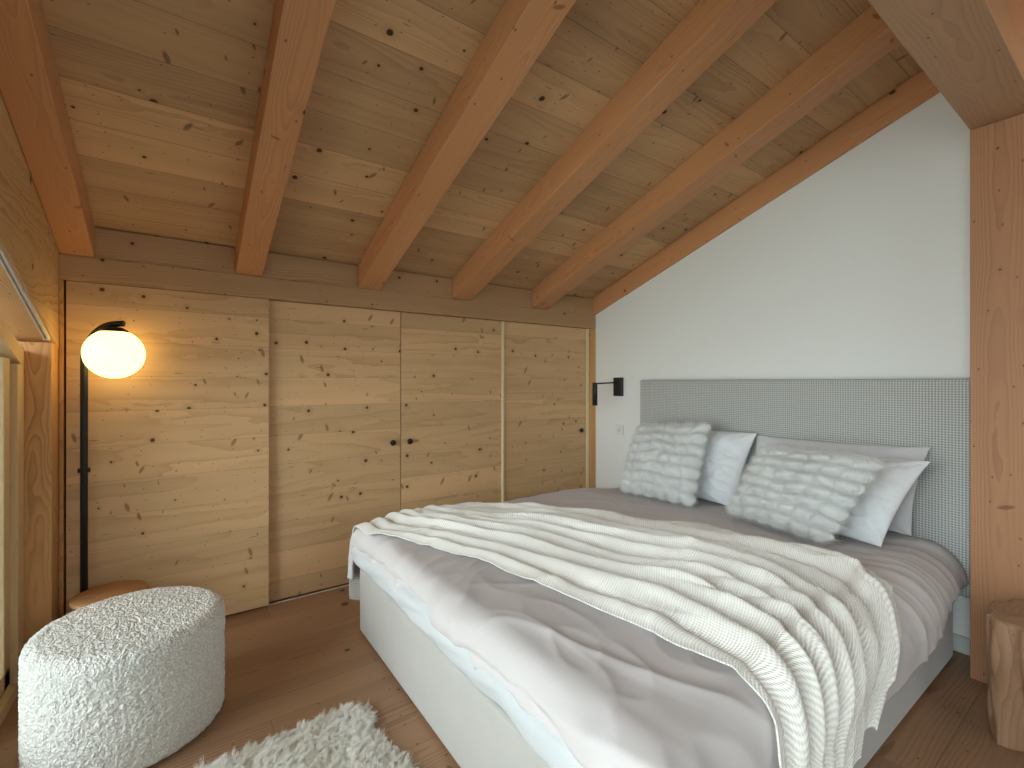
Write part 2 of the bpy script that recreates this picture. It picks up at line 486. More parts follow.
def glow(name, col, strength):
    N = NT(name)
    N.finish((0.12, 0.11, 0.09), 0.3)
    N.b.inputs['Emission Color'].default_value = (*col, 1)
    N.b.inputs['Emission Strength'].default_value = strength
    return N.m
M['globe'] = glow('lit_opal_glass', (1.0, 0.68, 0.20), 4.2)
M['added_globe'] = glow('added_globe_glow', (1.0, 0.50, 0.20), 28.0)  # glow of the unseen lamp added beyond the purlin

# ------------------------------------------------------------------ room dimensions
YW = 3.016          # wardrobe front
XH = 3.069          # headboard wall
XL = -0.465         # face of the window side
YB = -2.3           # back of the room
S = 0.352           # roof slope
ANG = math.atan(S)
def zceil(y): return 2.06 + S * (YW - y)

# floor
bm = bmesh.new(); add_box(bm, (-0.75, YB - 0.2, -0.12), (XH + 0.2, 3.75, 0.0))
struct(bm_obj('floor', bm, M['floor']))
bm = bmesh.new(); add_box(bm, (-6.0, -8, -0.3), (-0.75, 8, -0.13))
add_box(bm, (-0.75, -9, -0.3), (5, YB - 0.2, -0.13))
struct(bm_obj('trim_1', bm, M['terrace']))
# ceiling: local x along boards, local y up the slope
L = (YW + 0.75 - (YB - 0.2)) / math.cos(ANG)
bm = bmesh.new(); add_box(bm, (-0.85, 0, 0), (XH + 0.25, L, 0.06))
ce = bm_obj('ceiling', bm, M['ceiling'], loc=(0, YW + 0.75, zceil(YW + 0.75)), rot=(0, 0, 0))
ce.matrix_world = Matrix.Translation((0, YW + 0.75, zceil(YW + 0.75))) @ Matrix(((1, 0, 0, 0), (0, -math.cos(ANG), math.sin(ANG), 0), (0, math.sin(ANG), math.cos(ANG), 0), (0, 0, 0, 1)))
ce.matrix_world = Matrix.Translation((0, YW + 0.75, zceil(YW + 0.75))) @ Matrix.Rotation(-ANG, 4, 'X') @ Matrix.Scale(-1, 4, (0, 1, 0))
struct(ce)
# headboard wall
bm = bmesh.new()
y1 = 3.75
add_prism(bm, [(YB - 0.2, 0), (y1, 0), (y1, zceil(y1)), (YB - 0.2, zceil(YB - 0.2))], 0, XH, XH + 0.2)
struct(bm_obj('wall_right', bm, M['wall']))
# wall behind the wardrobe, wall behind the camera (opening for an added fill window)
bm = bmesh.new(); add_box(bm, (-0.75, 3.66, 0), (XH, 3.75, 1.84)); struct(bm_obj('wall_back', bm, M['wall']))
bm = bmesh.new()
zb = zceil(YB) 
add_box(bm, (-0.75, YB - 0.2, 2.2), (XH, YB, zb)); add_box(bm, (-0.75, YB - 0.2, 0), (0.0, YB, 2.2)); add_box(bm, (1.8, YB - 0.2, 0), (XH, YB, 2.2)); add_box(bm, (0.0, YB - 0.2, 0), (1.8, YB, 1.5))
struct(bm_obj('wall_front', bm, M['wall']))
w2 = bpy.data.objects.new('added_fill_window', None); COL.objects.link(w2); struct(w2)  # unseen window added behind the camera for soft fill light
bm = bmesh.new()
for x in (0.0, 0.87, 1.74):
    add_box(bm, (x, YB - 0.12, 1.56), (x + 0.06, YB - 0.04, 2.14), 0.003)
add_box(bm, (0.0, YB - 0.12, 1.5), (1.8, YB - 0.04, 1.56), 0.003); add_box(bm, (0.0, YB - 0.12, 2.14), (1.8, YB - 0.04, 2.2), 0.003)
bm_obj('window_frame', bm, M['frame'], w2)
box('glass_pane', (0.03, YB - 0.085, 1.53), (1.77, YB - 0.075, 2.17), M['glass'], w2)
# left wall on from the window towards the back of the room
bm = bmesh.new()
YE = -0.75
add_prism(bm, [(YE, 0), (YE, zceil(YE)), (YB, zceil(YB)), (YB, 0)], 0, XL - 0.2, XL)
struct(bm_obj('wall_left', bm, M['wall']))
# timber-clad outside wall beside the window, unseen eaves added to block the high sky
bm = bmesh.new(); add_box(bm, (-3.2, 3.02, -0.13), (-0.75, 3.2, 3.0)); struct(bm_obj('wall_outside', bm, M['cladding']))
bm = bmesh.new(); add_prism(bm, [(3.2, zceil(3.2)), (3.2, zceil(3.2) + 0.06), (YB, zceil(YB) + 0.06), (YB, zceil(YB))], 0, -1.9, -0.86)
struct(bm_obj('added_eaves', bm, M['ceiling']))

# window side: raked head, post, frame
def zr(z0, y0, y): return z0 + S * (y0 - y)
# deep raked lintel board (fascia face at x=XL)
bm = bmesh.new()
add_prism(bm, [(3.011, zr(1.482, 2.925, 3.011)), (3.011, zceil(3.011)), (-0.749, zceil(-0.749)), (-0.749, zr(1.482, 2.925, -0.749))], 0, XL - 0.2, XL)
fas = bm_obj('trim_2', bm, M['fascia']); struct(fas)
# corner post between window and wardrobe
bm = bmesh.new(); add_box(bm, (-0.21, -0.07, 0), (XL + 0.509, 0.071, 1.475), 0.003)
struct(bm_obj('trim_3', bm, M['jamb'], loc=(-0.51, 2.94, 0)))
# lower back corner
bm = bmesh.new(); add_box(bm, (-0.75, 3.02, 0), (XL, 3.75, 2.0)); struct(bm_obj('trim_5', bm, M['jamb']))
# window 1
w1 = bpy.data.objects.new('window_1', None); COL.objects.link(w1); struct(w1)
ZH = (1.40, 2.80)
bm = bmesh.new()
# outer frame: stile by the post, sill, raked head, stile at the far end, mullions
add_box(bm, (-0.64, 2.775, 0.0), (-0.552, 2.868, zr(ZH[0], ZH[1], 2.868)), 0.003)
add_box(bm, (-0.64, -0.749, 0.0), (-0.552, 2.775, 0.055), 0.003)
add_prism(bm, [(2.868, zr(1.385, 2.80, 2.868)), (2.868, zr(1.46, 2.80, 2.868)), (-0.749, zr(1.46, 2.8, -0.749)), (-0.749, zr(1.385, 2.8, -0.749))], 0, -0.66, -0.552)
bm_obj('window_frame', bm, M['frame'], w1)
bm = bmesh.new()
for y in (2.70, 1.04, 0.96, -0.745):
    add_box(bm, (-0.625, y, 0.055), (-0.575, y + 0.075, zr(1.39, 2.8, y + 0.075)), 0.003)
add_box(bm, (-0.625, -0.749, 0.055), (-0.575, 2.775, 0.13), 0.003)
bm_obj('sash', bm, M['frame'], w1)
bm = bmesh.new()
add_prism(bm, [(2.72, 0.1), (2.72, zr(1.40, 2.8, 2.72)), (-0.7, zr(1.40, 2.8, -0.7)), (-0.7, 0.1)], 0, -0.606, -0.600)
bm_obj('glass_pane', bm, M['glass'], w1)

# baseboard on the headboard wall
struct(box('baseboard_right', (XH - 0.015, 0.52, 0.0), (XH, YW, 0.08), M['base'], bevel=0.003))

# curtain rail under the raked head
rail = thing('curtain_rail', 'slim aluminium curtain rail along the sloping head above the left window', 'curtain rail', (XL - 0.012, 2.845, 1.496))
bm = bmesh.new()
Lr = 3.7
add_box(bm, (0, -0.009, -0.014), (Lr, -0.0035, 0.0)); add_box(bm, (0, 0.0035, -0.014), (Lr, 0.009, 0.0)); add_box(bm, (0, -0.009, -0.002), (Lr, 0.009, 0.003))
r_o = bm_obj('track', bm, M['rail'], rail)
r_o.rotation_euler = Matrix(((0, 1, 0), (-math.cos(ANG), 0, math.sin(ANG)), (math.sin(ANG), 0, math.cos(ANG)))).to_euler()
bm = bmesh.new(); add_box(bm, (-0.004, -0.010, -0.015), (0.006, 0.010, 0.004), 0.002)
ec = bm_obj('end_cap', bm, M['socket'], rail); ec.rotation_euler = r_o.rotation_euler

# ------------------------------------------------------------------ wall plate and frieze above the wardrobe
pl = bm_obj('crossbeam', (lambda b: (add_box(b, (0, 0, 0), (XH - XL, 0.16, 0.120), 0.002), b)[1])(bmesh.new()), M['plate'], loc=(XL, YW - 0.004, 1.781))
tag(pl, 'long horizontal larch beam running right above the wardrobe doors', 'beam')
fz = bm_obj('blocking_board', (lambda b: (add_box(b, (0, 0, 0), (XH - XL, 0.02, 0.148), 0.002), b)[1])(bmesh.new()), M['plate'], loc=(XL, YW + 0.004, 1.902))
tag(fz, 'brown board filling the gaps between rafter ends above the horizontal beam', 'board')

# ------------------------------------------------------------------ rafters
def rafter(xa, xb, label, depth=0.156, ytop=0.40, grp='sloping rafters under the boarded ceiling'):
    """local x runs up the slope, local z is the normal of the roof, top touches the boards"""
    ln = (YW + 0.002 - ytop) / math.cos(ANG)
    w = xb - xa
    dn = depth * math.cos(ANG)
    bm = bmesh.new()
    add_prism(bm, [(-0.001 * S, -0.001), (-dn * S, -dn), (ln, -dn), (ln, -0.001)], 1, -w / 2, w / 2, 0.004)
    o = bm_obj('rafter', bm, M['rafter'])
    y0 = YW + 0.002
    o.matrix_world = Matrix.Translation(((xa + xb) / 2, y0, zceil(y0))) @ Matrix(((0, 1, 0, 0), (-math.cos(ANG), 0, math.sin(ANG), 0), (math.sin(ANG), 0, math.cos(ANG), 0), (0, 0, 0, 1)))
    tag(o, label, 'rafter', grp)
    return o
YR = YB + 0.02
rafter(XL + 0.001, -0.339, 'leftmost rafter, tight against the window side near the globe lamp', ytop=YR)
rafter(0.250, 0.381, 'rafter whose lower end meets the beam above the first, leftmost wardrobe door', ytop=YR)
rafter(0.930, 1.072, 'rafter whose lower end meets the beam above the second wardrobe door from the left', ytop=YR)
rafter(1.612, 1.758, 'rafter whose lower end meets the beam above the third wardrobe door from the left', ytop=YR)
rafter(2.342, 2.490, 'rafter whose lower end meets the beam above the rightmost wardrobe door', ytop=YR)
rafter(3.035, XH - 0.001, 'thin reddish rafter lying along the top edge of the white wall', ytop=YR)

# big purlin and post
pu = bm_obj('purlin', (lambda b: (add_box(b, (0, -0.1, 0), (3.9, 0.1, 0.375), 0.004), b)[1])(bmesh.new()), M['purlin'], loc=(-0.62, 0.410, 2.408))
pu.location.x = -0.45; pu.scale.x = (XH - 0.001 + 0.45) / 3.9
tag(pu, 'massive grey-brown horizontal beam crossing the top right corner on the post', 'beam')
po = bm_obj('post', (lambda b: (add_box(b, (0, -0.105, 0), (XH - 2.828 - 0.001, 0.097, 2.407), 0.004), b)[1])(bmesh.new()), M['post'], loc=(2.828, 0.412, 0))
tag(po, 'thick reddish larch post at the right edge carrying the grey-brown beam', 'post')

# ------------------------------------------------------------------ wardrobe
wr = thing('built_in_wardrobe', 'built-in wardrobe with four knotty spruce board doors under the beam', 'wardrobe', (1.3, YW + 0.3, 0))
def W(name, lo, hi, mat, bevel=0.0015, parent=None):
    o = box(name, lo, hi, mat, bevel=bevel)
    p = parent or wr
    o.parent = p
    q = p; off = Vector((0, 0, 0))
    while q: off += Vector(q.location); q = q.parent
    o.location = -off
    return o
ZT = 1.7785
d1 = W('door', (-0.441, YW, 0.010), (0.417, YW + 0.028, ZT), M['door'])
d2 = W('door', (0.40, YW + 0.036, 0.011), (1.229, YW + 0.064, ZT), M['door'])
d3 = W('door', (1.234, YW + 0.036, 0.011), (2.062, YW + 0.064, ZT), M['door'])
d4 = W('door', (2.082, YW + 0.030, 0.011), (2.975, YW + 0.058, ZT), M['door'])
W('edge_strip', (2.064, YW + 0.018, 0.022), (2.080, YW + 0.060, ZT), M['pale'])
W('side_panel', (XL + 0.001, YW - 0.004, 0), (-0.449, YW + 0.3, ZT), M['jamb'])
W('side_panel', (3.005, YW - 0.004, 0), (XH - 0.001, YW + 0.3, ZT), M['jamb'])
W('side_panel', (2.980, YW + 0.012, 0), (3.000, YW + 0.06, ZT), M['pale'])
W('carcass', (-0.449, YW + 0.075, 0), (3.005, YW + 0.60, ZT + 0.001), M['gap'], 0)
W('bottom_track', (0.418, YW + 0.022, 0.0), (2.979, YW + 0.030, 0.004), M['rail'], 0)
def knob(x, z, y, door):
    bm = bmesh.new()
    add_lathe(bm, [(0, 0), (0.009, 0), (0.009, 0.012), (0.017, 0.014), (0.0195, 0.018), (0.0195, 0.024), (0.017, 0.027), (0, 0.0275)], 32)
    o = bm_obj('knob', bm, M['black'], door)
    base = Vector(wr.location) + Vector(door.location)
    o.location = Vector((x, y, z)) - base; o.rotation_euler = (PI / 2, 0, 0)
knob(1.169, 0.890, YW + 0.036, d2); knob(1.290, 0.891, YW + 0.036, d3); knob(2.907, 0.870, YW + 0.030, d4)
for d_, n_ in ((d1, 'sliding door in front of the others, without a knob'), ): d_['label'] = n_

# ------------------------------------------------------------------ bed
BX0, BX1, BY0, BY1 = 0.755, 2.95, 0.585, 2.437
bed = thing('double_bed', 'wide upholstered double bed with grey checked headboard against the white wall', 'bed', (1.85, 1.51, 0))
def part(name, bm, mat, parent, smooth=False, label=None):
    o = bm_obj(name, bm, mat, parent, smooth=smooth)
    o.location = -Vector(parent.location)
    if label: o['label'] = label
    return o
bm = bmesh.new(); add_box(bm, (BX0, BY0, 0.012), (BX1, BY1, 0.345), 0.018, 3)
part('bed_base', bm, M['velour'], bed, label='stone grey velour box base')
bm = bmesh.new(); add_box(bm, (BX0 + 0.02, BY0 + 0.06, 0.346), (BX1, BY1 - 0.05, 0.49), 0.05, 4)
part('mattress', bm, M['sheet'], bed)
bm = bmesh.new(); add_box(bm, (2.962, 0.519, 0.30), (XH - 0.002, 2.432, 1.316), 0.016, 3)
part('headboard', bm, M['check'], bed, label='grey and white checked fabric headboard')
bm = bmesh.new()
for x in (BX0 + 0.06, BX1 - 0.06):
    for y in (BY0 + 0.06, BY1 - 0.06):
        pass
for k_, (x, y) in enumerate(((BX0 + 0.08, BY0 + 0.08), (BX1 - 0.08, BY0 + 0.08), (BX0 + 0.08, BY1 - 0.08), (BX1 - 0.08, BY1 - 0.08))):
    b_ = bmesh.new(); add_lathe(b_, [(0, 0), (0.025, 0), (0.025, 0.014), (0, 0.014)], 20, (x, y)); part('leg', b_, M['black'], bed)
bm.free()

# cloth lying on the bed: developed coordinates (u along x, v along y) wrap over the edges
def wrap(u, v, off, x0, y0, y1, ztop, r=0.05, x1=9.0):
    """returns point for developed (u,v): flat inside, bends down beyond x0 / y0 / y1"""
    z = ztop + off
    x = u; y = v
    def bend(dist):           # dist beyond the start of the bend -> (out, down, angle)
        a = min(dist / r, PI / 2)
        out = math.sin(a) * r; down = (1 - math.cos(a)) * r
        if dist > r * PI / 2: down += dist - r * PI / 2
        return out, down, a
    dn = 0.0; ox = oy = 0.0; ang = 0.0
    if v < y0 + r:
        out, down, a = bend(y0 + r - v); y = y0 + r - out - off * math.sin(a); dn += down; ang = max(ang, a)
    if v > y1 - r:
        out, down, a = bend(v - (y1 - r)); y = y1 - r + out + off * math.sin(a); dn += down; ang = max(ang, a)
    if u < x0 + r:
        out, down, a = bend(x0 + r - u); x = x0 + r - out - off * math.sin(a); dn = max(dn, down) ; ang = max(ang, a)
    z = ztop + off * math.cos(ang) - dn
    return (x, y, z)

# white sheet skirt over mattress
def sheet_fn(s, t):
    y = BY0 - 0.01 + (BY1 - BY0 + 0.02) * s
    # t: 0 bottom hem on the foot, 1 top
    hem = 0.352 + 0.020 * nz(y * 4.0, 3.1) + 0.012 * nz(y * 11, 7.7)
    z = hem + (0.505 - hem) * t
    bulge = 0.030 * math.sin(PI * min(1, t * 1.1)) ** 0.7 * (1 - 0.6 * sstep(0.5, 0.9, t)) + 0.012 * nz(y * 5 + 3 * t, z * 12, 2.2)
    x = BX0 + 0.001 - bulge * (0.9 + 0.5 * nz(y * 3, 5.5)) + 0.055 * sstep(0.55, 1.0, t)
    return (x, y, z)
sh = grid_mesh('fitted_sheet', 220, 26, sheet_fn, M['sheet'], thickness=0.004)
tag(sh, 'white sheet showing in a wavy strip between duvet and bed base at the foot', 'sheet')

def duvet_h(u, v):
    h = 0.022 * nz(u * 1.6, v * 1.6, 1.3) + 0.009 * nz(u * 4.1, v * 3.3, 4.4)
    wu = u + 0.22 * nz(u * 1.4, v * 1.4, 9.1); wv = v + 0.22 * nz(u * 1.4, v * 1.4, 15.1)
    def ridge(x, y, z, k):
        return max(0.0, 1 - abs(nz(x, y, z)) * k) ** 2
    near = sstep(1.5, 0.7, v); foot = sstep(1.35, 0.8, u) * (1 - 0.6 * near)
    h += 0.010 * near * ridge(wu * 3.6 + wv * 1.6, wv * 1.1, 2.0, 3.2)
    h += 0.008 * foot * ridge(wu * 1.2, wv * 3.6, 12.0, 3.0)
    h += 0.005 * ridge(wu * 2.2 - wv * 2.0, wu * 1.8 + wv * 2.4, 22.0, 3.4)
    h += 0.004 * ridge(wu * 6.0 + wv, wv * 5.0 - wu, 31.0, 2.6)
    return h
def near_r(u): return 0.085 + 0.085 * sstep(2.0, 2.7, u)
DZ = 0.53
def duvet_fn(s, t):
    # s along x (foot -> head), t along y (near -> far)
    y_far = 2.46
    yy_ = 0.35 + 2.3 * t
    uf = 0.675 + 0.016 * nz(t * 9, 1.0) + 0.013 * nz(t * 27, 2.0) - 0.05 * math.exp(-((yy_ - 1.42) / 0.13) ** 2) - 0.045 * math.exp(-((yy_ - 0.70) / 0.10) ** 2) - 0.03 * sstep(2.1, 2.4, yy_)      # foot edge (developed)
    uh = 2.93
    u = uf + (uh - uf) * s
    y_near = 0.53 + 0.02 * sstep(2.5, 2.75, u)
    hang_near = interp([(0.6, 0.20), (1.2, 0.20), (1.8, 0.18), (2.1, 0.15), (2.35, 0.11), (2.75, 0.085), (2.95, 0.08)], u) + 0.005 * nz(u * 3, 8.0)
    hang_far = 0.22
    v = (y_near - hang_near) + ((y_far + hang_far) - (y_near - hang_near)) * t
    h = duvet_h(u, v)
    # thick filled edge rolling at the foot
    e = u - uf
    h += 0.035 * sstep(0.0, 0.12, e) - 0.012 * math.exp(-((e - 0.035) / 0.010) ** 2) - 0.01
    h += 0.006 * math.sin(v * 58 + 4 * nz(v * 5, u * 4)) * math.exp(-e / 0.05) * (0.5 + nz(v * 3, 4.0))
    # head end thin and smooth
    k = sstep(2.2, 2.6, u)
    h = h * (1 - 0.55 * k) - 0.012 * k
    # gathered pleats where the cover falls over the near side
    q = sstep(y_near + 0.10, y_near - 0.10, v)
    h += 0.003 * q * math.sin(u * 46 + 3 * nz(u * 3, v * 2)) * (0.5 + nz(u * 2.3, 1.0))
    h += 0.016 * sstep(2.0, 2.5, u) * sstep(1.0, 0.6, v) * max(0.0, 1 - 3 * abs(nz(u * 7.5 + v * 2.5, v * 1.3, 40.0)))
    p = wrap(u, v, h, 0.735, y_near, y_far, DZ, near_r(u))
    return p
dv = grid_mesh('duvet', 330, 360, duvet_fn, M['duvet'], thickness=0.008)
tag(dv, 'plain greige duvet spread over the whole bed under the throw', 'duvet')

# knitted throw
LT = [(0.10, 1.10), (0.40, 1.06), (0.50, 1.065), (0.576, 1.12), (0.652, 1.156), (0.852, 1.125), (1.19, 1.072), (1.45, 1.055), (1.666, 1.015), (1.844, 0.925), (1.986, 0.875), (2.15, 0.80), (2.25, 0.745), (2.40, 0.745), (2.9, 0.74)]
UT = [(0.20, 1.48), (0.36, 1.58), (0.46, 1.70), (0.52, 1.86), (0.60, 2.05), (0.67, 2.14), (0.807, 2.18), (1.015, 2.17), (1.4, 2.15), (1.59, 2.04), (1.771, 1.99), (1.874, 1.87), (1.995, 1.76), (2.156, 1.67), (2.367, 1.50), (2.48, 1.40), (2.9, 1.34)]
def throw_fn(t, s):
    # t across (0 foot edge, 1 head edge); s along: 0 near hem, 1 far hem
    near = interp([(0, 0.20), (0.25, 0.22), (0.45, 0.27), (0.7, 0.34), (0.85, 0.38), (1.0, 0.42)], t)
    near += 0.014 * math.sin(t * 46)
    far = 2.80 + 0.02 * math.sin(t * 23)
    v = near + (far - near) * s
    x0 = interp(LT, v); x1 = interp(UT, v)
    tt = t + 0.012 * nz(t * 8, v * 3.0, 7.0) * math.sin(PI * t)
    u = x0 + (x1 - x0) * tt
    # folds run along v; they drift, merge and split
    wdt = 0.75 + 0.5 * (1 - sstep(0, 1, abs(v - 1.4)))
    drift = 0.75 * nz(v * 0.9, t * 1.3, 3.0) + 0.50 * nz(v * 1.9, t * 2.6, 8.0)
    ph = 8.6 * t + 1.45 * drift + 0.35
    k = math.floor(ph); f = ph - k
    f2 = f ** 1.35                      # lean the folds
    prof = math.sin(PI * f2) ** 1.15
    amp = 0.056 * (1 - 0.45 * sstep(1.7, 2.3, v)) * (0.6 + 0.8 * max(0, nz(k * 3.7, v * 0.8, 5.0) + 0.4))
    # secondary folds
    ph2 = 14.0 * t + 1.9 * nz(v * 1.3, t * 3.0, 21.0)
    g = abs(math.sin(PI * ph2))
    amp2 = 0.015 * sstep(-0.05, 0.45, nz(t * 4.0, v * 1.7, 31.0))
    h = amp * prof + amp2 * g
    edge = min(t, 1 - t)
    h *= 0.14 + 0.86 * sstep(0.0, 0.11, edge)
    h += 0.004 * nz(u * 9, v * 9, 2.0)
    base = duvet_h(u, v) + 0.038
    on_side = sstep(0.66, 0.45, v)
    far_side = sstep(2.35, 2.55, v)
    off = base - 0.018 * far_side + h * (1 - 0.8 * far_side) * (1 - 0.55 * on_side)
    # the hem flares where it hangs
    p = wrap(u, v, off, 0.70, 0.53, 2.462, DZ, near_r(u) if v < 1.4 else 0.075)
    flare = sstep(0.5, 0.1, p[2]) * on_side
    return (p[0], p[1] - 0.012 * flare - 0.02 * flare * prof, p[2])
def throw_uv(t, s):
    near, far = 0.15, 2.85
    v = near + (far - near) * s
    return (interp(LT, v) + (interp(UT, v) - interp(LT, v)) * t, v)
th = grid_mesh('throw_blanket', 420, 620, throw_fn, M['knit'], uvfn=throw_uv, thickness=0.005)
tag(th, 'cream ribbed knit throw lying in long folds across the duvet', 'blanket')

# ------------------------------------------------------------------ pillows
def pillow(name, c, T, mat, label, cat, group=None, seed=0.0, puff=None, nu=120, nv=120, wr_amp=0.010, hollow=0.05, fur=None):
    """c = corners BL, BR, TR, TL as seen from the foot of the bed; T = half thickness"""
    BL, BR, TR, TL = [Vector(p) for p in c]
    ctr = (BL + BR + TR + TL) / 4
    ex = ((BR + TR) - (BL + TL)).normalized(); ey = ((TL + TR) - (BL + BR)).normalized()
    nrm = ex.cross(ey).normalized()          # towards the viewer side
    verts = []; faces = []
    def pt(a, b, sgn):
        # a,b in 0..1
        A = a * 2 - 1; B = b * 2 - 1
        # concave sides
        ca = a + (0.5 - a) * hollow * (1 - B * B) * 1.0
        ca = 0.5 + (a - 0.5) * (1 - hollow * (1 - B * B)); cb = 0.5 + (b - 0.5) * (1 - hollow * (1 - A * A))
        P = BL.lerp(BR, ca).lerp(TL.lerp(TR, ca), cb)
        fa = 1 - abs(A) ** 2.6; fb = 1 - abs(B) ** 2.6
        prof = (max(fa, 0) * max(fb, 0)) ** 0.55
        th_ = T * prof
        if puff:
            nx_, ny_, d_ = puff
            row = ny_ * b + 0.35 * nz(a * 3.5, b * 3.0, seed + 9); rr = abs(math.sin(PI * row)) ** 0.85
            cc = abs(math.sin(PI * (nx_ * a + 0.35 * nz(a * 3, b * 4, seed)))) ** 0.7
            th_ += d_ * (rr * (0.45 + 0.55 * cc) + 0.25 * cc - 0.42 + 0.25 * nz(a * 7, b * 7, seed + 4)) * (prof ** 0.3)
            # scalloped outline
            out = 0.026 * (rr - 0.5) * abs(A) ** 12 * (1 if A > 0 else -1)
            outb = 0.020 * (cc - 0.5) * abs(B) ** 12 * (1 if B > 0 else -1)
            P = P + ex * out + ey * outb
        else:
            w1 = abs(nz(A * 2.2 + B * 1.4, B * 3.0 - A, seed + sgn)); w2 = nz(A * 1.6, B * 1.6, seed + 3 + sgn)
            th_ += (wr_amp * (1 - min(1, w1 * 3.5)) * -1.0 + 0.014 * w2) * prof
            # radiating tucks at corners
            dg = A * 0.9 + B * 0.55 + 0.25 * nz(A * 1.5, B * 1.5, seed + 7)
            th_ += 0.012 * (1 - min(1, abs(nz(dg * 4.2, (A - B) * 0.8, seed + 11)) * 4)) * prof * (0.5 + 0.5 * abs(B))
            th_ += 0.007 * nz(A * 7 + B * 2, B * 3.5, seed + 15) * prof ** 0.4
            rc = math.atan2(abs(B) - 1.25, abs(A) - 1.25)
            th_ += 0.006 * math.sin(rc * 22 + seed) * (abs(A * B)) ** 1.5 * prof ** 0.5
        return P + nrm * th_ * sgn
    idx = {}
    for sgn in (1, -1):
        for j in range(nv + 1):
            for i in range(nu + 1):
                bd = i in (0, nu) or j in (0, nv)
                if sgn == -1 and bd:
                    idx[(sgn, i, j)] = idx[(1, i, j)]; continue
                # denser near the rim
                a = 0.5 - 0.5 * math.cos(PI * i / nu); b = 0.5 - 0.5 * math.cos(PI * j / nv)
                if not puff:
                    pass
                verts.append(pt(a, b, sgn) - ctr); idx[(sgn, i, j)] = len(verts) - 1
    for sgn in (1, -1):
        for j in range(nv):
            for i in range(nu):
                q = [idx[(sgn, i, j)], idx[(sgn, i + 1, j)], idx[(sgn, i + 1, j + 1)], idx[(sgn, i, j + 1)]]
                faces.append(q if sgn == 1 else q[::-1])
    me = bpy.data.meshes.new(name); me.from_pydata([tuple(v) for v in verts], [], faces); me.update()
    me.polygons.foreach_set('use_smooth', [True] * len(me.polygons))
    o = link(name, me, mat, loc=ctr)
    tag(o, label, cat, group)
    return o

def hair(o, mat, count, length, root=0.0012, brown=0.02, children=0, tip=0.0003, clump=0.0, lean=(0, 0, 0), seed=1, rough=0.0, crad=0.01):
    m = o.modifiers.new('fur', 'PARTICLE_SYSTEM')
    ps = m.particle_system; st = ps.settings
    ps.seed = seed
    st.type = 'HAIR'; st.count = count; st.hair_length = length; st.hair_step = 4
    st.use_advanced_hair = True
    st.emit_from = 'FACE'; st.use_modifier_stack = False; st.distribution = 'RAND'
    st.brownian_factor = brown; st.length_random = 0.45 if hasattr(st, 'length_random') else 0
    st.object_align_factor = lean
    st.normal_factor = length * 0.9 if False else st.normal_factor
    st.render_step = 3; st.display_step = 3
    st.root_radius = root; st.tip_radius = tip; st.radius_scale = 1.0
    if children:
        st.child_type = 'INTERPOLATED'; st.child_percent = 1
        st.rendered_child_count = children
        st.clump_factor = clump; st.child_radius = crad
        st.roughness_1 = rough; st.roughness_2 = rough; st.child_length = 0.95
    if mat.name not in [x.name for x in o.data.materials]:
        o.data.materials.append(mat)
    st.material = len(o.data.materials)
    return ps

def furmat(name, col, dark):
    N = NT(name)
    tc = N.add('ShaderNodeTexCoord')
    f = N.noise(tc.outputs['Object'], 9.0, 3.0, 0.6)
    c = N.mix(N.smooth(f, 0.3, 0.7), dark, col)
    return N.finish(c, 0.75, None, 0.2, 0.2)
M['fur_hair'] = furmat('grey_fur_hair', (0.78, 0.78, 0.76), (0.62, 0.62, 0.60))
M['sheep_hair'] = furmat('ivory_wool_hair', (0.90, 0.87, 0.81), (0.74, 0.69, 0.60))

pillow('pillow', [(2.865, 1.52, 0.56), (2.865, 0.72, 0.56), (2.93, 0.665, 0.985), (2.93, 1.495, 0.968)], 0.035, M['pillow_grey'],
       'pale grey pillow upright against the headboard behind the two right-hand cushions', 'pillow', seed=2.0, wr_amp=0.006)
pillow('pillow', [(2.60, 1.44, 0.57), (2.56, 0.75, 0.56), (2.81, 0.637, 0.934), (2.81, 1.39, 0.935)], 0.075, M['pillow'],
       'white pillow leaning behind the right fluffy cushion with one pointed corner', 'pillow', seed=5.0)
pillow('pillow', [(2.73, 2.17, 0.54), (2.71, 1.515, 0.545), (2.90, 1.475, 0.985), (2.90, 2.14, 0.985)], 0.085, M['pillow'],
       'white pillow behind the left fluffy cushion', 'pillow', seed=9.0)
cu = []
cu.append(pillow('fur_cushion', [(2.44, 2.175, 0.565), (2.515, 1.665, 0.555), (2.72, 1.685, 1.035), (2.72, 2.235, 0.985)], 0.070, M['fur'],
       'square grey-white fluffy cushion with rows of puffs at the left of the pillows', 'cushion', 'fluffy cushions', seed=1.0, puff=(6, 7, 0.029), nu=150, nv=150, hollow=0.02))
cu.append(pillow('fur_cushion', [(2.475, 1.425, 0.585), (2.355, 0.885, 0.580), (2.55, 0.74, 0.948), (2.59, 1.29, 0.95)], 0.06, M['fur'],
       'wide grey-white fluffy cushion with rows of puffs in front of the right pillows', 'cushion', 'fluffy cushions', seed=4.0, puff=(6, 7, 0.029), nu=150, nv=150, hollow=0.02))
for i, o in enumerate(cu):
    hair(o, M['fur_hair'], 30000, 0.014, root=0.0007, brown=0.012, seed=3 + i)

